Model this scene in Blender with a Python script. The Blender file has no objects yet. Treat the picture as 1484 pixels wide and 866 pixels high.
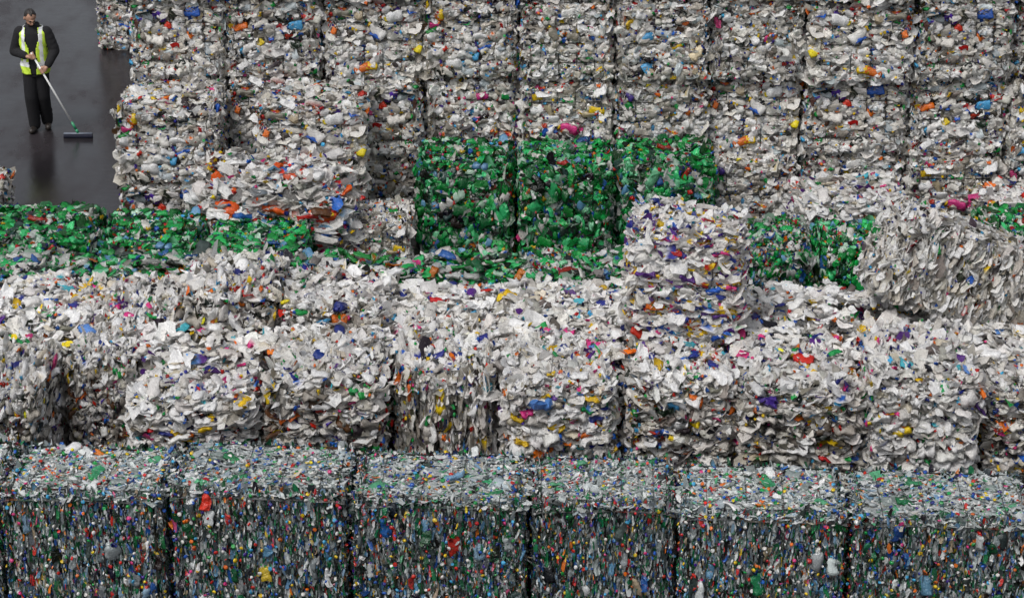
import bpy, bmesh, math
import numpy as np
from mathutils import Vector, Matrix
rng = np.random.default_rng(11)
scene = bpy.context.scene
coll = scene.collection

# ------------------------------------------------------------------ helpers
def lin(h):
    h = h.lstrip('#'); c = [int(h[i:i+2], 16)/255 for i in (0, 2, 4)]
    return [x/12.92 if x <= .04045 else ((x+.055)/1.055)**2.4 for x in c]
def pal(s):
    cs, ws = [], []
    for tok in s.split():
        c, w = tok.split(':'); cs.append(lin(c)); ws.append(float(w))
    ws = np.array(ws); return np.array(cs), ws/ws.sum()
BR = ' c4281e:1.7 ecc820:1.6 1f5fc0:2 55aadd:1.5 1fa04a:1.5 e8741c:1.3 d8408a:.9 4a2e96:.8 1b1b1d:2.8 5b3a26:1.3'
P_WALL = pal('f1eee8:28 dfdbd3:19 beb8ad:11 f8f6f2:27 928b80:5.5 4c4845:3.5 c4ced2:4.5 d4c6a8:3.6' + BR)
P_WHITE = pal('f8f6f3:46 eeebe6:22 d8d4ce:10 b2aea6:4 dcd3c0:3.5 716b64:1 ecc41f:2.3 27348f:2.2 5a2e86:.9 1c9a4e:1.2 e0408a:1.1 d0281e:1.1 e8741c:1.2 1b1b1d:1 49b3c4:.9 5f93d9:1')
P_LONE = pal('f6f4f1:42 e8e5e0:18 cbc7c1:5 ecc41f:10 27348f:6.5 5a2e86:3 d0281e:3.5 e0408a:2.2 e8741c:1.4 1f5fc0:2.8 1c9a4e:1')
P_MESS = pal('f4f2ef:42 e4e1dc:20 cbc7c1:9 a5a19b:4 e8601c:4 d0281e:3 2f6fc8:3 8fc4e8:3 ecc41f:2 5b3a26:2 1c9a4e:1.5 e0408a:.7')
P_GREEN = pal('12963f:19 26bc5c:15 0b7034:13 48d484:9 0a4c24:9 84d8a8:6 b8d6c2:5.5 d2d8d2:5 33524a:4.5 141d19:6 2f62a8:2.2 6fa8cf:2.6 b02a20:.9 eceae4:5.5 c9741c:.7')
P_GMIX = pal('12963f:12 20b458:10 0b7034:7 40cc7a:6.5 84d8a8:5 a9c4b2:5 ccd0cc:11 ebe9e5:14 97948f:5 4a5450:5 1a221f:5 2f62a8:3.4 6fa8cf:3 b02a20:2 c9741c:1.5 d8408a:.6')
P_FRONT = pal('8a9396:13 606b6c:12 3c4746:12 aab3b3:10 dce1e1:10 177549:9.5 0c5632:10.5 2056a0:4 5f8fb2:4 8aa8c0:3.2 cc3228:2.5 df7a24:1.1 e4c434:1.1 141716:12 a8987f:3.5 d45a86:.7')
P_FTOP = pal('ced4d4:25 b4bcbb:18 e8ebea:19 929b99:10 b2c0c6:6 7da0bd:3.5 2a8552:4.5 5ab080:5 c9302a:1.4 3a4442:5 df7a24:.7 2b62b0:1.6 c4bdad:3')  # top faces of the front bales: sky reflection painted in as paler flake colours
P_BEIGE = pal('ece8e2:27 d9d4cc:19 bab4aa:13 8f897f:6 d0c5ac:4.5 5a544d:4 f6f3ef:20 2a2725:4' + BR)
P_TILT = pal('f6f4f0:34 eae6df:20 cec8bd:11 a29b91:5 dacbb0:3.5 5f5a53:3.5 f8f6f3:24 2e2b29:3 c4281e:1.3 e6c21f:1.4 1f5fc0:1.8 1fa04a:1.5 e8741c:1.3')

class Buf:
    def __init__(s): s.V=[]; s.F=[]; s.C=[]; s.S=[]; s.n=0
    def add(s, P, Q, C, flat=0.):            # P (N,K,3) Q (q,4) C (N,3) or (N,K,3)
        N, K = P.shape[:2]
        if C.ndim == 2: C = np.repeat(C[:, None, :], K, 1)
        F = Q[None]+(np.arange(N)*K)[:, None, None]+s.n
        s.S.append(np.repeat(rng.random(N) >= flat, len(Q)))
        s.V.append(P.reshape(-1, 3)); s.F.append(F.reshape(-1, 4)); s.C.append(C.reshape(-1, 3)); s.n += N*K
    def mesh(s, name, mat, smooth=True):
        V = np.concatenate(s.V).astype(np.float32); F = np.concatenate(s.F).astype(np.int32)
        C = np.concatenate(s.C); C = np.concatenate([C, np.ones((len(C), 1))], 1).astype(np.float32)
        me = bpy.data.meshes.new(name)
        me.vertices.add(len(V)); me.vertices.foreach_set('co', V.ravel())
        me.loops.add(F.size); me.loops.foreach_set('vertex_index', F.ravel())
        me.polygons.add(len(F)); me.polygons.foreach_set('loop_start', np.arange(len(F), dtype=np.int32)*4)
        me.update(calc_edges=True)
        a = me.color_attributes.new('Col', 'FLOAT_COLOR', 'POINT'); a.data.foreach_set('color', C.ravel())
        me.polygons.foreach_set('use_smooth', np.concatenate(s.S) if smooth else np.zeros(len(F), bool))
        me.materials.append(mat); return me

def nz(a): return a/np.maximum(np.linalg.norm(a, axis=-1, keepdims=True), 1e-9)
def gridq(nu, nv):
    return np.array([[i*nv+j, (i+1)*nv+j, (i+1)*nv+j+1, i*nv+j+1] for i in range(nu-1) for j in range(nv-1)])
GQ = gridq(4, 4)
GU, GV = [a.ravel() for a in np.meshgrid([-.5, -.18, .18, .5], [-.5, -.18, .18, .5], indexing='ij')]
_c = (np.abs(GU) > .49) & (np.abs(GV) > .49); GU = np.where(_c, GU*.79, GU*1.02); GV = np.where(_c, GV*.79, GV*1.02)
def add_patches(buf, pos, m, t, s1, s2, col, crump=.1, col2=None, flat=.3, curl=.38):
    N = len(pos); b = np.cross(m, t); K = 16
    sat = col.max(1)-col.min(1) > .2
    f = np.where(sat & (s1 > .12), .12/s1, 1); s1 = s1*f; s2 = s2*f
    U = GU[None]+rng.normal(0, .05, (N, K)); V = GV[None]+rng.normal(0, .055, (N, K))
    tp = rng.choice([0, .0, .55], (N, 1)); V = V*(1-tp*(U+.5))
    s1 = s1[:, None]; s2 = s2[:, None]
    c = rng.normal(-.1, curl, (N, 1))*U**2*s1+rng.normal(-.25, curl*1.1, (N, 1))*V**2*s2+rng.normal(0, crump, (N, K))*s2
    rd = rng.choice([0, .12, -.12], (N, 1)); c = c+rd*s2*np.cos(U*np.pi*3)
    P = pos[:, None]+t[:, None]*(U*s1)[..., None]+b[:, None]*(V*s2)[..., None]+m[:, None]*c[..., None]
    C = np.repeat(col[:, None, :], K, 1)
    if col2 is not None:
        k = rng.random(N) < .22; a = rng.integers(0, 2, N)
        msk = k[:, None] & np.where(a[:, None] == 0, GU[None] > 0, (np.abs(GU[None]) < .3) & (np.abs(GV[None]) < .3))
        C = np.where(msk[..., None], col2[:, None, :], C)
    buf.add(P, GQ, C, flat)
def ringq(nr, ns):
    return np.array([[i*ns+j, i*ns+(j+1) % ns, (i+1)*ns+(j+1) % ns, (i+1)*ns+j] for i in range(nr-1) for j in range(ns)])
def add_rings(buf, us, rs, ns, pos, m, t, L, R, flat, col, col2=None, nlast=0, noise=.08):
    N = len(pos); us = np.array(us); rs = np.array(rs); nr = len(us); b = np.cross(m, t)
    ph = np.arange(ns)/ns*2*np.pi
    U = np.repeat(us, ns)[None]*L[:, None]; Rr = np.repeat(rs, ns)[None]*R[:, None]
    ca = np.tile(np.cos(ph), nr)[None]; sa = np.tile(np.sin(ph), nr)[None]
    nn = rng.normal(0, noise, (N, nr*ns, 3))*R[:, None, None]
    bend = rng.normal(0, .35, (N, 1))*(U**2)/L[:, None]
    P = pos[:, None]+t[:, None]*U[..., None]+b[:, None]*(Rr*ca)[..., None]+m[:, None]*(Rr*sa*flat[:, None]+bend)[..., None]+nn
    C = np.repeat(col[:, None, :], nr*ns, 1)
    if nlast: C[:, -nlast*ns:] = col2[:, None, :]
    buf.add(P, ringq(nr, ns), C, .2)
BU = [-.5, -.49, -.3, -.1, .1, .28, .36, .37, .46, .47]; BRR = [.05, .92, 1, .8, 1, .78, .34, .4, .4, .03]
def add_bottles(buf, pos, m, t, L, R, col, col2):
    add_rings(buf, BU, BRR, 8, pos, m, t, L, R, rng.uniform(.18, .5, len(pos)), col, col2, 3, .13)
def add_caps(buf, pos, m, R, col):
    t = m; mm = nz(np.cross(t, rng.normal(size=t.shape)))
    add_rings(buf, [0, .75, .8], [1, 1, .02], 8, pos, mm, t, R*.8, R, np.ones(len(pos)), col, noise=.0)
P_CAP = pal('f0eeea:7 d0281e:3 1f5fc0:4 27348f:3 ecc820:3 1ca04a:3 e8741c:2 e0408a:1 49b3e4:2 4a2e96:1 2a2a2c:2')
def pick(p, N, jit=.14):
    c = p[0][rng.choice(len(p[1]), N, p=p[1])]
    return np.clip(c*np.exp(rng.normal(0, jit, (N, 1)))+rng.normal(0, .006, (N, 3)), .004, .9)
def lump(P, s):
    x, y, z = P[..., 0]+s*1.7, P[..., 1]+s*.9, P[..., 2]+s*2.3
    return (np.sin(x*6.1+1.3*np.sin(y*5+z*3))+np.sin(y*6.7+1.1*np.sin(z*6+x*4))+np.sin(z*7.3+1.7*np.sin(x*5-y*3))
            + .6*np.sin(x*15+z*9)+.6*np.sin(z*17-y*13+x*3))/4.2

# ------------------------------------------------------------------ materials
def newmat(name):
    m = bpy.data.materials.new(name); m.use_nodes = True; nt = m.node_tree
    return m, nt, nt.nodes['Principled BSDF']
def plastic(name, rough=.32, spec=.5, trans=.25):
    m, nt, b = newmat(name); N = nt.nodes; Lk = nt.links
    at = N.new('ShaderNodeAttribute'); at.attribute_name = 'Col'
    tc = N.new('ShaderNodeTexCoord')
    n1 = N.new('ShaderNodeTexNoise'); n1.inputs['Scale'].default_value = 42; n1.inputs['Detail'].default_value = 3; n1.inputs['Distortion'].default_value = 1.0
    Lk.new(tc.outputs['Object'], n1.inputs['Vector'])
    mr = N.new('ShaderNodeMapRange'); mr.inputs[1].default_value = .3; mr.inputs[2].default_value = .7
    mr.inputs[3].default_value = .76; mr.inputs[4].default_value = 1.1; Lk.new(n1.outputs['Fac'], mr.inputs[0])
    oi = N.new('ShaderNodeObjectInfo'); mo = N.new('ShaderNodeMapRange')
    mo.inputs[3].default_value = .88; mo.inputs[4].default_value = 1.07; Lk.new(oi.outputs['Random'], mo.inputs[0])
    mu = N.new('ShaderNodeMath'); mu.operation = 'MULTIPLY'; Lk.new(mr.outputs[0], mu.inputs[0]); Lk.new(mo.outputs[0], mu.inputs[1])
    vm = N.new('ShaderNodeVectorMath'); vm.operation = 'SCALE'; Lk.new(at.outputs['Color'], vm.inputs[0]); Lk.new(mu.outputs[0], vm.inputs['Scale'])
    Lk.new(vm.outputs[0], b.inputs['Base Color'])
    bp = N.new('ShaderNodeBump'); bp.inputs['Strength'].default_value = .65; bp.inputs['Distance'].default_value = .02
    Lk.new(n1.outputs['Fac'], bp.inputs['Height']); Lk.new(bp.outputs[0], b.inputs['Normal'])
    b.inputs['Roughness'].default_value = rough; b.inputs['Specular IOR Level'].default_value = spec
    tr = N.new('ShaderNodeBsdfTranslucent'); Lk.new(vm.outputs[0], tr.inputs['Color'])
    ms = N.new('ShaderNodeMixShader'); ms.inputs[0].default_value = trans
    Lk.new(b.outputs[0], ms.inputs[1]); Lk.new(tr.outputs[0], ms.inputs[2]); Lk.new(ms.outputs[0], N['Material Output'].inputs['Surface'])
    return m
M_MIX = plastic('crushed_mixed_plastic', .22, .75, .33)
M_GRN = plastic('crushed_green_bottle_plastic', .12, 1., .42)
M_CLR = plastic('crushed_clear_bottle_plastic', .15, .85, .26)
M_WHT = plastic('crushed_white_jug_plastic', .3, .55, .32)
def simple(name, col, rough=.6, noise=.25, scale=40, metal=0, bump=.2):
    m, nt, b = newmat(name); N = nt.nodes; Lk = nt.links
    tc = N.new('ShaderNodeTexCoord'); n1 = N.new('ShaderNodeTexNoise'); n1.inputs['Scale'].default_value = scale; n1.inputs['Detail'].default_value = 4
    Lk.new(tc.outputs['Object'], n1.inputs['Vector'])
    cr = N.new('ShaderNodeMix'); cr.data_type = 'RGBA'; Lk.new(n1.outputs['Fac'], cr.inputs[0])
    cr.inputs[6].default_value = (*[c*(1-noise) for c in col], 1); cr.inputs[7].default_value = (*[min(1, c*(1+noise)) for c in col], 1)
    Lk.new(cr.outputs[2], b.inputs['Base Color']); b.inputs['Roughness'].default_value = rough; b.inputs['Metallic'].default_value = metal
    bp = N.new('ShaderNodeBump'); bp.inputs['Strength'].default_value = bump; bp.inputs['Distance'].default_value = .01
    Lk.new(n1.outputs['Fac'], bp.inputs['Height']); Lk.new(bp.outputs[0], b.inputs['Normal'])
    return m
M_WIRE = simple('dark_baling_wire', (.03, .027, .025), .5, metal=.3)

# ------------------------------------------------------------------ bale generator
AX = [((0, -1, 0), 0, 2, 1, -1), ((0, 1, 0), 0, 2, 1, 1), ((-1, 0, 0), 1, 2, 0, -1), ((1, 0, 0), 1, 2, 0, 1), ((0, 0, 1), 0, 1, 2, 1)]
def make_bale(name, mat, pf, pt, dim=(1.16, 1.0, .95), layer=None, elong=None, kn=1., kl=0., kr=.3, ke=0., size=.075, size_top=None,
              dens=1150, dens_b=190, dens_c=110, amp=.02, amp_top=.03, wv=(-.6, -.2, .2, .6), wh=(-.33, .33), pd=.035, rnd=.06, asp=(.4, .9), seed=0, spread=.022,
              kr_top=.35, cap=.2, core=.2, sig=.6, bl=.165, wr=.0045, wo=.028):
    w, d, h = dim; H = np.array([w/2, d/2, h/2]); buf = Buf()
    def shape(P, n, extra=0.):
        q = (P-np.array([0, 0, h/2]))/H; e = 0; ax = int(np.argmax(np.abs(n)))
        for i in range(3):
            if i != ax: e = e+np.minimum(np.abs(q[..., i]), 1)**11
        g = 0
        if ax != 0:
            for c in wv: g = g+np.exp(-((q[..., 0]-c)*H[0]/.035)**2)
        if ax != 2:
            for c in wh: g = g+np.exp(-((q[..., 2]-c)*H[2]/.035)**2)
        a = amp_top if ax == 2 else amp
        off = -rnd*e-pd*np.minimum(g, 1.2)+a*lump(P, seed)+extra
        return P+np.array(n)*off[..., None] if hasattr(off, 'shape') and off.shape else P+np.array(n)*off
    for n, ia, ib, ic, sg in AX:
        n = np.array(n, float)
        top = ic == 2
        K = 15; a, b = [x.ravel() for x in np.meshgrid(np.linspace(-1, 1, K), np.linspace(-1, 1, K), indexing='ij')]
        P = np.zeros((K*K, 3)); P[:, ia] = a*H[ia]; P[:, ib] = b*H[ib]; P[:, ic] = sg*H[ic]; P[:, 2] += h/2
        P = shape(P, n, -.045)
        p = pt if top else pf
        buf.add(P[None], gridq(K, K), (pick(p, K*K)*core)[None])  # core behind the flakes: palette darkened, shade of the gaps put into its colour
        area = 4*H[ia]*H[ib]
        def samp(N, sp, ins):
            P = np.zeros((N, 3)); P[:, ia] = rng.uniform(-1, 1, N)*(H[ia]-ins); P[:, ib] = rng.uniform(-1, 1, N)*(H[ib]-ins); P[:, ic] = sg*H[ic]; P[:, 2] += h/2
            P = shape(P, n); P += n*rng.normal(-.012, sp, (N, 1)); return P
        def orient(N, kr_=None):
            k = (kr_top if top else kr) if kr_ is None else kr_
            m = n*(1. if top else kn)+rng.normal(0, 1, (N, 3))*k
            if layer is not None and not top: m = m+np.array(layer)*kl*rng.choice([-1, 1], (N, 1))
            m = nz(m); e = rng.normal(0, 1, (N, 3))
            if elong is not None and not top: e = e*.4+np.array(elong)*ke
            t = nz(e-m*(e*m).sum(1, keepdims=True)); return m, t
        sz = (size_top or size) if top else size
        N = int(dens*area*(.085/sz)**1.35)
        m, t = orient(N); s1 = np.clip(sz*np.exp(rng.normal(0, sig, N)), .02, cap); s2 = s1*rng.uniform(*asp, N)
        ps = samp(N, spread, .02)-n*(s1*.12)[:, None]
        add_patches(buf, ps, m, t, s1, s2, pick(p, N), col2=pick(p, N))
        N = int(dens_b*area); m, t = orient(N, .2)
        L = np.clip(rng.normal(bl, .045, N), .08, .27)
        add_bottles(buf, samp(N, spread*.7, .06), m, t, L, L*rng.uniform(.19, .34, N), pick(p, N), pick(P_CAP, N))
        N = int(dens_c*area); m, t = orient(N, .5)
        add_caps(buf, samp(N, spread, .01)+n*.006, m, rng.uniform(.011, .019, N), pick(P_CAP, N, .1))
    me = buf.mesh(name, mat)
    wb = Buf(); r = wr
    def wire(pts, nrm):
        pts = np.array(pts); nrm = np.array(nrm, float)
        sd = nz(np.cross(nrm, np.gradient(pts, axis=0)))
        ring = np.stack([pts+sd*r+nrm*r, pts-sd*r+nrm*r, pts-sd*r-nrm*r, pts+sd*r-nrm*r], 1)
        wb.add(ring.reshape(1, -1, 3), ringq(len(pts), 4), np.full((1, 3), .04))
    S = np.linspace(-1, 1, 14)
    for c in wv:
        pts = []; nr = []
        for face, seq in (((0, -1, 0), S), ((0, 0, 1), S), ((0, 1, 0), -S)):
            n = np.array(face, float); P = np.zeros((14, 3)); P[:, 0] = c*H[0]
            if face[2]: P[:, 1] = seq*H[1]; P[:, 2] = h
            else: P[:, 1] = face[1]*H[1]; P[:, 2] = h/2+seq*H[2]
            P = shape(P, n, wo); pts.append(P[1:-1] if face[2] else P); nr.append(np.repeat(n[None], len(pts[-1]), 0))
        wire(np.concatenate(pts), np.concatenate(nr))
    for c in wh:
        pts = []; nr = []
        for face, seq in (((0, -1, 0), S), ((1, 0, 0), S), ((0, 1, 0), -S), ((-1, 0, 0), -S)):
            n = np.array(face, float); P = np.zeros((14, 3)); P[:, 2] = h/2+c*H[2]
            if face[1]: P[:, 0] = seq*H[0]; P[:, 1] = face[1]*H[1]
            else: P[:, 1] = seq*H[1]; P[:, 0] = face[0]*H[0]
            P = shape(P, n, wo); pts.append(P[1:-1]); nr.append(np.repeat(n[None], len(pts[-1]), 0))
        pts.append(pts[0][:1]); nr.append(nr[0][:1])
        wire(np.concatenate(pts), np.concatenate(nr))
    return me, wb.mesh(name+'_wire', M_WIRE, False), dim

VAR = {}
VAR['wall'] = [make_bale('wall_bale', M_MIX, P_WALL, P_WALL, size=(.066, .08)[i % 2], dens=1200, elong=(1, 0, 0), ke=.9, seed=i, cap=.23, kr=.26, layer=(0, 0, 1), kl=.32,
                         wh=(-.5, 0, .5), pd=.042, rnd=.065, asp=(.35, .85), spread=.02) for i in range(6)]
VAR['green'] = [make_bale('green_bale', M_GRN, P_GREEN, P_GREEN, size=.08, dens=1200, amp=.035, amp_top=.055, elong=(1, 0, 0), ke=.8, layer=(0, 0, 1), kl=.3, seed=10+i, dens_b=260, dens_c=40, kr=.34, rnd=.08, pd=.045, cap=.24) for i in range(3)]
VAR['gmix'] = [make_bale('green_mixed_bale', M_GRN, P_GMIX, P_GMIX, size=.08, dens=1200, amp=.04, amp_top=.09, seed=20+i, dens_b=280, cap=.24, rnd=.1) for i in range(2)]
LAY = dict(size=.088, size_top=.105, dens=1550, dens_b=240, amp=.03, amp_top=.065, layer=(0, 0, 1), kl=.9, kn=.65, kr=.22, elong=(1, 0, 0), ke=1.4,
           wv=(-.5, 0, .5), wh=(), pd=.03, rnd=.08, asp=(.28, .7), spread=.03, kr_top=.34, cap=.28, sig=.65, bl=.185)
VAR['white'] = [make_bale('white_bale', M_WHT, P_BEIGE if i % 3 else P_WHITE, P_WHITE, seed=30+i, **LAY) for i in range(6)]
VAR['mess'] = [make_bale('messy_bale', M_WHT, P_MESS, P_MESS, seed=60, **{**LAY, 'amp_top': .13, 'amp': .09, 'rnd': .3, 'kr': .4, 'kr_top': .5, 'spread': .05})]
VAR['lone'] = [make_bale('lone_bale', M_WHT, P_LONE, P_LONE, seed=38, **{**LAY, 'size': .105, 'dens_b': 120, 'rnd': .03, 'amp': .035, 'amp_top': .05, 'asp': (.3, .7), 'kl': 1.0, 'kr': .2, 'spread': .034})]
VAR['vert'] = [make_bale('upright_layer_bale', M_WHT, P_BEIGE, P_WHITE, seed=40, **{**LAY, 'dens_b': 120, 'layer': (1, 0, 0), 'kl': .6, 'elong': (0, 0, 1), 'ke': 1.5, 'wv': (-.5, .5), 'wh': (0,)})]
VAR['tilt'] = [make_bale('layered_bale', M_WHT, P_TILT, P_TILT, dim=(1.6, 1.0, 1.15), seed=45, **{**LAY, 'size': .115, 'dens': 2600, 'dens_b': 60, 'amp': .045, 'amp_top': .07, 'layer': (1, 0, 0), 'kl': .95, 'kn': .5, 'kr': .22,
                         'elong': (0, 0, 1), 'ke': 2.0, 'wv': (), 'wh': (-.4, .4), 'asp': (.25, .6), 'rnd': .14, 'spread': .038})]
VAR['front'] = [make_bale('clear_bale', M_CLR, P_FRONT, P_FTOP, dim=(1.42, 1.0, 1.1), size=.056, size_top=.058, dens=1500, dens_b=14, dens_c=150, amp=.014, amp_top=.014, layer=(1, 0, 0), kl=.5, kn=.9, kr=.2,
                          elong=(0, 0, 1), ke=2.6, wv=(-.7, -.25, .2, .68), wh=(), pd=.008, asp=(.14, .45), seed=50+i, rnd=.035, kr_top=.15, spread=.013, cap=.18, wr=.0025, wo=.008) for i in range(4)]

INFO = {
 'wall': ('dirty white mixed plastic bottle bale with black wires', 'wired bales of mixed plastic bottles'),
 'green': ('bale of crushed green plastic bottles bound with wire', 'bales of green plastic bottles'),
 'gmix': ('low bale of crushed green and clear bottles', 'bales of mixed green and clear bottles'),
 'white': ('bale of flattened white plastic jugs with coloured caps', 'bales of white plastic jugs'),
 'lone': ('', 'bales of white plastic jugs'), 'mess': ('', 'bales of white plastic jugs'),
 'vert': ('greyish white plastic bale with upright crushed layers', 'bales of white plastic jugs'),
 'tilt': ('leaning bale of white plastic showing its slanted layers', 'bales of white plastic jugs'),
 'front': ('bale of clear, blue and green drink bottles', 'bales of clear and blue drink bottles')}
cnt = {}
def place(kind, x0, x1, y0, dep, z0, h, rz=None, label=None, rot=None, flip=True, gap=.045, vi=None):
    vs = VAR[kind]; i = cnt.get(kind, 0); cnt[kind] = i+1
    me, wm, dim = vs[(i*5+i//len(vs) if vi is None else vi) % len(vs)]
    o = bpy.data.objects.new('plastic_bale', me); coll.objects.link(o)
    o.location = ((x0+x1)/2, y0+dep/2, z0)
    mir = -1 if (flip and rng.random() < .5) else 1
    o.scale = (mir*((x1-x0)-gap)/dim[0], dep/dim[1], h/dim[2])
    r = rng.normal(0, .016) if rz is None else rz
    f = math.pi if (flip and rng.random() < .5) else 0
    o.rotation_euler = rot if rot else (0, 0, r+f)
    o['label'] = label or INFO[kind][0]; o['category'] = 'bale'; o['group'] = INFO[kind][1]
    w = bpy.data.objects.new('baling_wire', wm); coll.objects.link(w); w.parent = o
    return o
J = lambda s: rng.normal(0, s)
EX = [-4.52, -3.39, -2.23, -1.06, .08, 1.21, 2.34, 3.47, 4.74, 5.93, 7.05]
for t in range(4):
    for k in range(10):
        place('wall', EX[k], EX[k+1], 27.6+J(.07), 1.05, .95*t+J(.015), .925, gap=.065+abs(J(.035)), vi=t*3+k*2+(k//3)+(t//2),
              label='dirty white mixed plastic bottle bale in a tall wired stack')
for k in range(3):
    for t in range(2): place('wall', -6.3+k*1.2, -5.12+k*1.2, 35.7+k*.1, 1.1, .95*t, .94, label='mixed plastic bale in a stack beside wet asphalt')
for t in range(2):
    place('wall', -4.57, -3.38, 26.6, .97, .95*t, .93, vi=t+1, label='pale plastic bottle bale stacked at edge of wet yard')
    place('wall', -2.95, -1.7, 26.65, .93, .95*t, .93, vi=t+4, label='pale plastic bottle bale stacked against the tall wall')
place('wall', -1.93, -1.14, 25.65, .9, 0, .78, label='low pale plastic bale between green and white bales')
for a, b in ((-1.12, .05), (.05, 1.2), (1.2, 2.4)):
    place('green', a, b, 26.4+J(.05), 1.0, 0, 1.2+J(.03), gap=.1, label='bright green bottle bale standing against the tall wall')
place('white', 3.3, 4.45, 25.7, 1.0, 0, 1.02); place('white', 5.4, 6.6, 25.5, 1.0, 0, 1.0)
place('wall', -7.05, -5.93, 26.45, .8, 0, .95, label='pale plastic bale at the edge of wet asphalt')
place('mess', -3.5, -1.85, 25.4, 1.3, 0, 1.28, flip=False, label='slumped white bale topped with loose orange and blue plastic')
for i, (a, b) in enumerate(((-5.85, -4.5), (-4.5, -3.35), (-3.35, -2.2))):
    place('green', a, b, 24.3+J(.04), 1.2, 0, 1.06+J(.05), gap=.1, label='low green bottle bale beside the wet yard')
for a, b in ((-5.6, -4.4), (-4.4, -3.2)): place('gmix', a, b, 23.3, .95, 0, .98, gap=.08)
for i, (a, b) in enumerate(((-3.1, -2.1), (-2.1, -1.0), (-1.0, .08), (.08, 1.15), (1.15, 2.2))): place('gmix' if i in (0, 3) else 'green', a, b, 23.3+J(.03), 1.0, 0, .98+J(.04), gap=.1)
for i, (a, b) in enumerate(((2.3, 3.25), (3.25, 4.2), (4.2, 5.1), (5.1, 6.2))): place('gmix' if i == 0 else 'green', a, b, 24.0+J(.05)+(.3 if i == 3 else 0), 1.15, 0, 1.05+(.04 if i == 3 else 0), gap=.08)
ED = [-5.3, -4.1, -3.2, -2.3, -1.2, -.1, 1.0, 2.2, 3.3, 4.5, 5.7]
for k in range(10):
    hh = 1.36 if k == 2 else (1.2 if k == 3 else (1.1 if k < 2 else (.92 if k > 7 else 1.02)))
    place('white', ED[k], ED[k+1], 21.95+J(.03), 1.25, 0, hh+J(.02), gap=.08)
place('lone', 1.14, 2.2, 21.6, .85, 1.03, 1.12, rot=(.02, .035, -.08), flip=False, label='white plastic bale stacked alone on top of others')
place('tilt', 3.45, 5.15, 22.1, .9, 1.0, .88, rot=(-.12, .39, .2), flip=False, label='leaning bale of white plastic showing slanted layers')
place('white', -4.95, -4.3, 20.1, 1.2, 0, 1.15)
place('white', -4.2, -3.58, 20.95, 1.0, 0, 1.08)
place('white', -3.52, -2.4, 20.4, 1.35, 0, .96)
EE = [-2.29, -1.17, -.11, .98, 2.10, 3.26, 4.4, 5.5]
for k in range(7): place('vert' if k == 1 else 'white', EE[k], EE[k+1], 20.5+J(.07), 1.35, 0, 1.07+J(.04), gap=(.1, .17, .12, .16, .12, .17, .12)[k], vi=k+1, rz=J(.03))
EF = [-5.6, -4.3, -2.87, -1.35, .16, 1.40, 2.82, 4.35, 5.8]
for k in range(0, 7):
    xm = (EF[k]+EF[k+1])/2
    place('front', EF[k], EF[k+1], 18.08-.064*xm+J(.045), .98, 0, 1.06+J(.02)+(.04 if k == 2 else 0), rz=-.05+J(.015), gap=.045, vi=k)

# ------------------------------------------------------------------ loose plastic lying on the bales (uncountable)
def litter(name, label, mat, p, x0, x1, y0, y1, zf, n, size, nb):
    buf = Buf()
    def pts(N):
        P = np.zeros((N, 3)); P[:, 0] = rng.uniform(x0, x1, N); P[:, 1] = rng.uniform(y0, y1, N)
        keep = (lump(P*np.array([.8, .8, 0]), 3) > rng.uniform(-.9, .6, N)) & ~((P[:, 0] > 1.06) & (P[:, 0] < 2.26) & (P[:, 1] > 21.45) & (P[:, 1] < 22.6)); P = P[keep]
        P[:, 2] = zf(P[:, 0], P[:, 1])+np.abs(rng.normal(0, .03, len(P))); return P
    P = pts(n); N = len(P); m = nz(np.array([0, 0, 1.])+rng.normal(0, .34, (N, 3))); e = rng.normal(size=(N, 3)); t = nz(e-m*(e*m).sum(1, keepdims=True))
    s = np.clip(size*np.exp(rng.normal(0, .5, N)), .03, .25); add_patches(buf, P, m, t, s, s*rng.uniform(.4, .9, N), pick(p, N), col2=pick(p, N))
    P = pts(nb); N = len(P); m = nz(np.array([0, 0, 1.])+rng.normal(0, .3, (N, 3))); e = rng.normal(size=(N, 3)); t = nz(e-m*(e*m).sum(1, keepdims=True))
    L = np.clip(rng.normal(.18, .045, N), .1, .28); add_bottles(buf, P, m, t, L, L*rng.uniform(.2, .33, N), pick(p, N), pick(P_CAP, N))
    o = bpy.data.objects.new(name, buf.mesh(name, mat)); coll.objects.link(o)
    o['label'] = label; o['category'] = 'litter'; o['kind'] = 'stuff'
def zf1(x, y):
    z = np.where((x > -3.2) & (x < -2.3) & (y > 21.95), 1.34, np.where((x > -2.3) & (x < -1.2) & (y > 21.95), 1.19, np.where((x > 3.3) & (y > 21.95), .95, 1.04)))
    return z+.22*np.exp(-((x-3.4)/.4)**2-((y-22.3)/.4)**2)+.12*np.exp(-((x-2.7)/.3)**2-((y-22.2)/.4)**2)
litter('loose_plastic', 'loose flattened white jugs strewn over bale tops', M_WHT, P_WHITE, -5.2, 5.7, 21.15, 23.1, zf1, 4000, .105, 1200)
litter('loose_green_plastic', 'loose green and clear bottles strewn over bale tops', M_GRN, P_GMIX, -5.5, 2.2, 23.4, 24.2, lambda x, y: x*0+1.0, 800, .1, 320)

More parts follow.
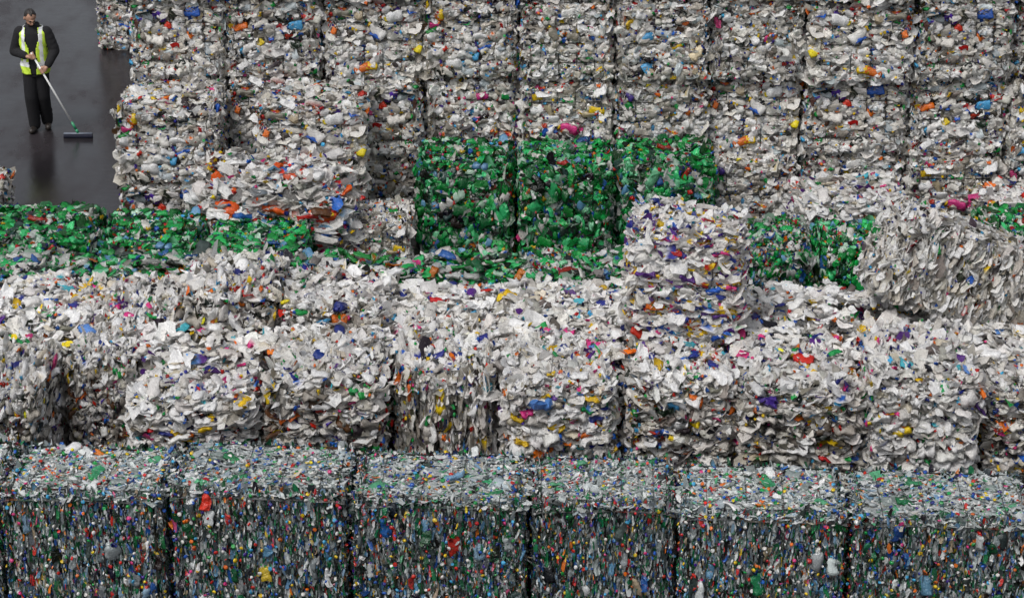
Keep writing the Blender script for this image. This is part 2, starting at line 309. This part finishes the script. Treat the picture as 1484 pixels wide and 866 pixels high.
# ------------------------------------------------------------------ ground
m, nt, b = newmat('wet_asphalt'); N = nt.nodes; Lk = nt.links
tc = N.new('ShaderNodeTexCoord')
n1 = N.new('ShaderNodeTexNoise'); n1.inputs['Scale'].default_value = .9; n1.inputs['Detail'].default_value = 7; n1.inputs['Roughness'].default_value = .6; n1.inputs['Distortion'].default_value = .15
n2 = N.new('ShaderNodeTexNoise'); n2.inputs['Scale'].default_value = 70; n2.inputs['Detail'].default_value = 3
n4 = N.new('ShaderNodeTexNoise'); n4.inputs['Scale'].default_value = 7; n4.inputs['Detail'].default_value = 5
mp = N.new('ShaderNodeMapping'); mp.inputs['Scale'].default_value = (1.5, .6, 1); mp.inputs['Rotation'].default_value = (0, 0, .3)
Lk.new(tc.outputs['Object'], mp.inputs[0]); Lk.new(mp.outputs[0], n1.inputs['Vector']); Lk.new(tc.outputs['Object'], n2.inputs['Vector']); Lk.new(tc.outputs['Object'], n4.inputs['Vector'])
r1 = N.new('ShaderNodeMapRange'); r1.inputs[1].default_value = .4; r1.inputs[2].default_value = .62; r1.inputs[3].default_value = .08; r1.inputs[4].default_value = .3
Lk.new(n1.outputs['Fac'], r1.inputs[0]); Lk.new(r1.outputs[0], b.inputs['Roughness'])
b.inputs['IOR'].default_value = 1.3
rs = N.new('ShaderNodeMapRange'); rs.inputs[1].default_value = .38; rs.inputs[2].default_value = .64; rs.inputs[3].default_value = .6; rs.inputs[4].default_value = .12
Lk.new(n1.outputs['Fac'], rs.inputs[0]); Lk.new(rs.outputs[0], b.inputs['Specular IOR Level'])
cx = N.new('ShaderNodeMix'); cx.data_type = 'RGBA'; cx.inputs[6].default_value = (.014, .0125, .014, 1); cx.inputs[7].default_value = (.032, .028, .031, 1)
r3 = N.new('ShaderNodeMapRange'); r3.inputs[1].default_value = .38; r3.inputs[2].default_value = .64; Lk.new(n1.outputs['Fac'], r3.inputs[0])
Lk.new(r3.outputs[0], cx.inputs[0]); Lk.new(cx.outputs[2], b.inputs['Base Color'])
ad = N.new('ShaderNodeMath'); ad.operation = 'MULTIPLY_ADD'; ad.inputs[1].default_value = .5; Lk.new(n2.outputs['Fac'], ad.inputs[0]); Lk.new(n4.outputs['Fac'], ad.inputs[2])
bp = N.new('ShaderNodeBump'); bp.inputs['Strength'].default_value = .18; bp.inputs['Distance'].default_value = .015
Lk.new(ad.outputs[0], bp.inputs['Height']); Lk.new(bp.outputs[0], b.inputs['Normal'])
me = bpy.data.meshes.new('ground'); me.from_pydata([(-600, -600, 0), (600, -600, 0), (600, 900, 0), (-600, 900, 0)], [], [(0, 1, 2, 3)]); me.materials.append(m)
g = bpy.data.objects.new('ground', me); coll.objects.link(g); g['kind'] = 'structure'; g['label'] = 'dark wet asphalt yard with dull reflections'; g['category'] = 'ground'

# ------------------------------------------------------------------ person
M_SKIN = simple('skin', (.42, .24, .165), .5, .1); M_BEARD = simple('dark_beard', (.04, .028, .022), .8)
M_HAIR = simple('black_hair', (.014, .011, .01), .6, .3, 90); M_CLOTH = simple('black_work_cloth', (.007, .007, .009), .9, .4, 30, bump=.5)
M_TROU = simple('black_trouser_cloth', (.004, .004, .006), .9, .4, 25, bump=.6)
M_VEST = simple('hi_vis_yellow_fabric', (.56, .78, .06), .6, .15, 30, bump=.4); M_SILV = simple('silver_reflective_tape', (.74, .76, .76), .35, .08)
M_BOOT = simple('boot_leather', (.02, .015, .012), .5); M_EYE = simple('eye', (.05, .04, .035), .2); M_LIP = simple('lips', (.28, .11, .09), .5)
def capsule(bm, a, b_, ra, rb, n=14):
    a = Vector(a); b_ = Vector(b_)
    for p, r in ((a, ra), (b_, rb)):
        bmesh.ops.create_icosphere(bm, subdivisions=2, radius=r, matrix=Matrix.Translation(p))
    d = b_-a; q = d.to_track_quat('Z', 'Y').to_matrix().to_4x4()
    bmesh.ops.create_cone(bm, cap_ends=True, segments=n, radius1=ra, radius2=rb, depth=d.length, matrix=Matrix.Translation((a+b_)/2) @ q)
def chain(bm, pts, rs):
    for i in range(len(pts)-1): capsule(bm, pts[i], pts[i+1], rs[i], rs[i+1])
def ell(bm, c, s, mat=Matrix()):
    bmesh.ops.create_icosphere(bm, subdivisions=3, radius=1, matrix=mat @ Matrix.Translation(c) @ Matrix.Diagonal((*s, 1)))
def loft(bm, rings, n=40, caps=True):
    vs = []
    for (z, cx_, cy_, rx, ry) in rings:
        vs.append([bm.verts.new((cx_+rx*math.cos(2*math.pi*i/n), cy_+ry*math.sin(2*math.pi*i/n), z)) for i in range(n)])
    for k in range(len(vs)-1):
        for i in range(n): bm.faces.new((vs[k][i], vs[k][(i+1) % n], vs[k+1][(i+1) % n], vs[k+1][i]))
    if caps: bm.faces.new(vs[0][::-1]); bm.faces.new(vs[-1])
def finish(name, bm, mats, voxel=.008, smooth=3, parent=None):
    me = bpy.data.meshes.new(name); bm.to_mesh(me); bm.free(); o = bpy.data.objects.new(name, me); coll.objects.link(o)
    if voxel:
        r = o.modifiers.new('r', 'REMESH'); r.mode = 'VOXEL'; r.voxel_size = voxel
        if smooth: s = o.modifiers.new('s', 'SMOOTH'); s.iterations = smooth; s.factor = .5
        dg = bpy.context.evaluated_depsgraph_get(); dg.update(); m2 = bpy.data.meshes.new_from_object(o.evaluated_get(dg))
        o.modifiers.clear(); o.data = m2
    o.data.materials.clear()
    for mm in mats: o.data.materials.append(mm)
    for p in o.data.polygons: p.use_smooth = True
    if parent: o.parent = parent
    return o
CX = .02
TR = [(.84, CX, 0, .155, .11), (.95, CX, 0, .16, .115), (1.08, CX, 0, .15, .11), (1.2, CX, 0, .158, .115), (1.32, CX, 0, .172, .12), (1.4, CX, 0, .165, .108), (1.45, CX, 0, .11, .08), (1.49, CX, 0, .06, .06)]
def grow(rings, a): return [(z+(a if i == len(rings)-1 else 0), x, y, rx+a, ry+a) for i, (z, x, y, rx, ry) in enumerate(rings)]
def interp(rings, n):
    A = np.array(rings); z = np.linspace(A[0, 0], A[-1, 0], n); return [(zz, *[float(np.interp(zz, A[:, 0], A[:, k])) for k in range(1, 5)]) for zz in z]
shR, elR, wrR = Vector((-.155, 0, 1.40)), Vector((-.25, .01, 1.13)), Vector((-.065, -.18, 1.11))
shL, elL, wrL = Vector((.195, 0, 1.40)), Vector((.295, -.01, 1.14)), Vector((.225, -.2, .98))
BH = Vector((.59, -.3, .075)); BT = Vector((.03, -.25, 1.17)); sd = (BT-BH).normalized()
PR = BH+sd*((1.13-BH.z)/sd.z); PL = BH+sd*((.93-BH.z)/sd.z)
hipR, knR, anR, toR = Vector((-.055, 0, .9)), Vector((-.06, -.05, .5)), Vector((-.05, .02, .09)), Vector((-.07, -.14, .035))
hipL, knL, anL, toL = Vector((.095, 0, .9)), Vector((.095, .02, .5)), Vector((.09, .18, .1)), Vector((.125, .04, .035))
HM = Matrix.Translation((.01, -.07, 1.615)) @ Matrix.Rotation(math.radians(28), 4, 'Z') @ Matrix.Rotation(math.radians(32), 4, 'X')
bm = bmesh.new(); loft(bm, TR)
for a, k, an, to in ((hipR, knR, anR, toR), (hipL, knL, anL, toL)):
    chain(bm, [a, k, an], [.085, .056, .038]); chain(bm, [an+Vector((0, .03, -.045)), to], [.035, .03])
for s, e, w, P in ((shR, elR, wrR, PR), (shL, elL, wrL, PL)):
    chain(bm, [s, e, w], [.055, .04, .028])
    e1 = (w-P); e1 = (e1-sd*e1.dot(sd)).normalized(); e2 = sd.cross(e1)
    if e2.y > 0: e2 = -e2
    pc = P+e1*.042
    chain(bm, [w, pc+e1*.02], [.026, .024])
    rot = Matrix((( *[e1.x, e2.x, sd.x], 0), (*[e1.y, e2.y, sd.y], 0), (*[e1.z, e2.z, sd.z], 0), (0, 0, 0, 1)))
    bmesh.ops.create_icosphere(bm, subdivisions=3, radius=1, matrix=Matrix.Translation(pc) @ rot @ Matrix.Diagonal((.045, .017, .042, 1)))
    for i in range(4):
        off = (i-1.5)*.0205; R = .0225; ln = (215, 240, 235, 200)[i]
        pts = [pc+e2*.004+sd*off]+[P+sd*off+(e1*math.cos(math.radians(q))+e2*math.sin(math.radians(q)))*R for q in np.linspace(15, ln, 5)]
        chain(bm, pts, [.0095, .0092, .009, .0088, .0082, .0075])
    pts = [pc+e1*.02+sd*.03]+[P+sd*.047+(e1*math.cos(math.radians(q))-e2*math.sin(math.radians(q)))*.023 for q in (20, 80, 135)]
    chain(bm, pts, [.013, .0115, .0105, .0095])
capsule(bm, (0.01, -.005, 1.44), (.005, -.04, 1.57), .056, .054)
ell(bm, (0, .008, .025), (.074, .094, .095), HM); ell(bm, (0, -.028, -.045), (.056, .062, .068), HM); ell(bm, (0, -.06, -.088), (.028, .026, .022), HM)
ell(bm, (0, -.088, .022), (.05, .014, .009), HM); capsule(bm, HM @ Vector((0, -.088, .015)), HM @ Vector((0, -.11, -.022)), .008, .014)
ell(bm, (0, -.089, -.052), (.024, .010, .009), HM)
for s in (-1, 1): ell(bm, (s*.077, .01, -.01), (.01, .019, .03), HM)
person = finish('person', bm, [M_SKIN, M_CLOTH, M_BEARD, M_LIP], .0065, 2)
Hi = HM.inverted()
for p in person.data.polygons:
    c = p.center
    if c.z > 1.5:
        q = Hi @ c
        if abs(q.x) < .022 and abs(q.z+.052) < .007 and q.y < -.085: p.material_index = 3
        elif q.y < -.02 and -.13 < q.z < -.045: p.material_index = 2
        elif q.y < -.08 and .018 < q.z < .03 and .012 < abs(q.x) < .045: p.material_index = 2
    elif min((c-PR).length, (c-wrR).length) < .1 or min((c-PL).length, (c-wrL).length) < .1: p.material_index = 0
    else: p.material_index = 1
bm = bmesh.new(); bmesh.ops.create_uvsphere(bm, u_segments=48, v_segments=40, radius=1, matrix=Matrix.Diagonal((.078, .098, .099, 1)))
for v in bm.verts: v.co += Vector((0, .01, .027))+v.co.normalized()*.003*math.sin(v.co.x*150)*math.cos(v.co.z*130)
bmesh.ops.delete(bm, geom=[v for v in bm.verts if v.co.z < -.05 or v.co.z < .092+(v.co.y+.03)*-.15+.01*math.sin(v.co.x*90) and v.co.y < -.025 or (v.co.y < .0 and v.co.z < .03)], context='VERTS')
for v in bm.verts: v.co = HM @ v.co
hair = finish('hair', bm, [M_HAIR], 0, 0, person); sm = hair.modifiers.new('s', 'SOLIDIFY'); sm.thickness = .006
for s in (-1, 1):
    bm = bmesh.new(); ell(bm, (s*.03, -.083, .004), (.013, .008, .007), HM); finish('eye', bm, [M_EYE], 0, 0, person)
bm = bmesh.new(); loft(bm, grow(TR, .02))
for s, e, w in ((shR, elR, wrR), (shL, elL, wrL)):
    chain(bm, [s, e], [.084, .072]); chain(bm, [e, e.lerp(w, .93)], [.072, .05])
    for f in (.15, .4, .7, .85):
        p = e.lerp(w, f); bmesh.ops.create_icosphere(bm, subdivisions=2, radius=.073-.018*f, matrix=Matrix.Translation(p+Vector((0, 0, .003))))
    for f in (.3, .55, .8):
        p = s.lerp(e, f); bmesh.ops.create_icosphere(bm, subdivisions=2, radius=.088-.012*f, matrix=Matrix.Translation(p+Vector((.004, 0, .003))))
capsule(bm, (-.05, .05, 1.49), (.07, .05, 1.49), .04, .04); capsule(bm, (-.06, .0, 1.47), (-.05, .06, 1.5), .025, .03); capsule(bm, (.08, .0, 1.47), (.07, .06, 1.5), .025, .03)
jac = finish('jacket', bm, [M_CLOTH], .008, 3, person)
bm = bmesh.new(); loft(bm, [(.8, CX, 0, .155, .118), (.88, CX, 0, .172, .125), (.96, CX, 0, .168, .122), (1.0, CX, 0, .155, .115)])
for a, k, an in ((hipR, knR, anR), (hipL, knL, anL)):
    chain(bm, [a, k, k.lerp(an, .5), an+Vector((0, 0, .0))], [.106, .09, .084, .08])
    for z in (.03, .08, .14): bmesh.ops.create_icosphere(bm, subdivisions=2, radius=.084, matrix=Matrix.Translation(an+Vector((.003*math.sin(z*90), .0, z))))
finish('trousers', bm, [M_TROU], .009, 3, person)
for an, to in ((anR, toR), (anL, toL)):
    bm = bmesh.new(); hl = Vector((an.x, an.y+.03, .045)); t2 = Vector((to.x, to.y, .042))
    chain(bm, [an+Vector((0, .01, .03)), hl], [.052, .045]); chain(bm, [hl, hl.lerp(t2, .6), t2], [.045, .046, .042])
    for v in bm.verts: v.co.z = max(v.co.z, .004)
    finish('boot', bm, [M_BOOT], .007, 2, person)
bm = bmesh.new(); loft(bm, interp(grow(TR, .038), 60), 96, False)
dl = []
for v in bm.verts:
    x, y, z = v.co; dx = x-CX
    if y < -.02 and abs(dx) < .042+.055*max(0, (z-1.1)/.4)+.012*math.sin(z*20): dl.append(v)
    elif z > 1.2 and abs(dx) > .182-.4*max(0, z-1.38) and z < 1.43: dl.append(v)
    elif z > 1.485: dl.append(v)
bmesh.ops.delete(bm, geom=dl, context='VERTS')
for v in bm.verts:
    v.co += Vector((v.co.x-CX, v.co.y, 0)).normalized()*.007*math.sin(v.co.x*55+v.co.z*38)
vest = finish('safety_vest', bm, [M_VEST, M_SILV], 0, 0, person)
for p in vest.data.polygons:
    x, y, z = p.center; dx = abs(x-CX)
    if .95 < z < 1.01 or (z > 1.01 and .095 < dx < .14): p.material_index = 1
sm = vest.modifiers.new('s', 'SOLIDIFY'); sm.thickness = .006
person.location = (-6.48, 31.65, 0)
person['label'] = 'worker in black with yellow hi-vis vest sweeping wet yard'; person['category'] = 'person'
broom = bpy.data.objects.new('broom', None); coll.objects.link(broom); broom.location = (-6.48, 31.65, 0); broom['label'] = 'push broom with pale handle and dark blue bristles'; broom['category'] = 'broom'
M_POLE = simple('pale_aluminium_pole', (.7, .71, .7), .35, .1); M_SOCK = simple('green_plastic_socket', (.03, .25, .12), .4); M_BLOCK = simple('grey_blue_brush_block', (.14, .16, .2), .5); M_BRI = simple('dark_blue_bristles', (.010, .012, .03), .7, .5, 120)
bm = bmesh.new(); chain(bm, [BH+sd*.1, BT], [.013, .013]); finish('handle', bm, [M_POLE], 0, 0, broom)
bm = bmesh.new(); chain(bm, [BH, BH+sd*.05, BH+sd*.16], [.02, .019, .016]); finish('socket', bm, [M_SOCK], 0, 0, broom)
bm = bmesh.new(); bmesh.ops.create_cube(bm, size=1, matrix=Matrix.Translation((BH.x, BH.y, .062)) @ Matrix.Diagonal((.39, .045, .02, 1))); bmesh.ops.bevel(bm, geom=bm.edges[:], offset=.006, segments=2, affect='EDGES'); finish('brush_block', bm, [M_BLOCK], 0, 0, broom)
bm = bmesh.new()
for i in range(44):
    for j in range(6):
        x = -.185+.37*i/43; y = -.018+.036*j/5; r = .005
        bmesh.ops.create_cone(bm, cap_ends=True, segments=5, radius1=r*1.5, radius2=r*.8, depth=.052, matrix=Matrix.Translation((BH.x+x*1.03, BH.y+y*1.3, .028)))
finish('bristles', bm, [M_BRI], 0, 0, broom)

# ------------------------------------------------------------------ light, camera
w = bpy.data.worlds.new('World'); scene.world = w; w.use_nodes = True; nt = w.node_tree
bg = nt.nodes['Background']; sky = nt.nodes.new('ShaderNodeTexSky'); sky.sky_type = 'NISHITA'; sky.sun_disc = False
el, az = math.radians(55), math.radians(212)
sky.sun_elevation = el; sky.sun_rotation = az; sky.dust_density = 4
hs = nt.nodes.new('ShaderNodeHueSaturation'); hs.inputs['Saturation'].default_value = .3
nt.links.new(sky.outputs[0], hs.inputs['Color']); nt.links.new(hs.outputs[0], bg.inputs['Color']); bg.inputs['Strength'].default_value = .15
sl = bpy.data.lights.new('sun', 'SUN'); sl.energy = 1.5; sl.angle = math.radians(14); sl.color = (1, .975, .94)
so = bpy.data.objects.new('sun', sl); coll.objects.link(so)
dirv = Vector((math.sin(az)*math.cos(el), math.cos(az)*math.cos(el), math.sin(el))); so.rotation_euler = dirv.to_track_quat('Z', 'Y').to_euler()
cam = bpy.data.cameras.new('camera'); co = bpy.data.objects.new('camera', cam); coll.objects.link(co); scene.camera = co
cam.lens = 85; cam.sensor_width = 36; cam.clip_end = 3000; co.location = (0, 0, 10); co.rotation_euler = (math.radians(90-21.5), 0, 0)
scene.view_settings.view_transform = 'Standard'; scene.view_settings.look = 'None'; scene.view_settings.exposure = 0
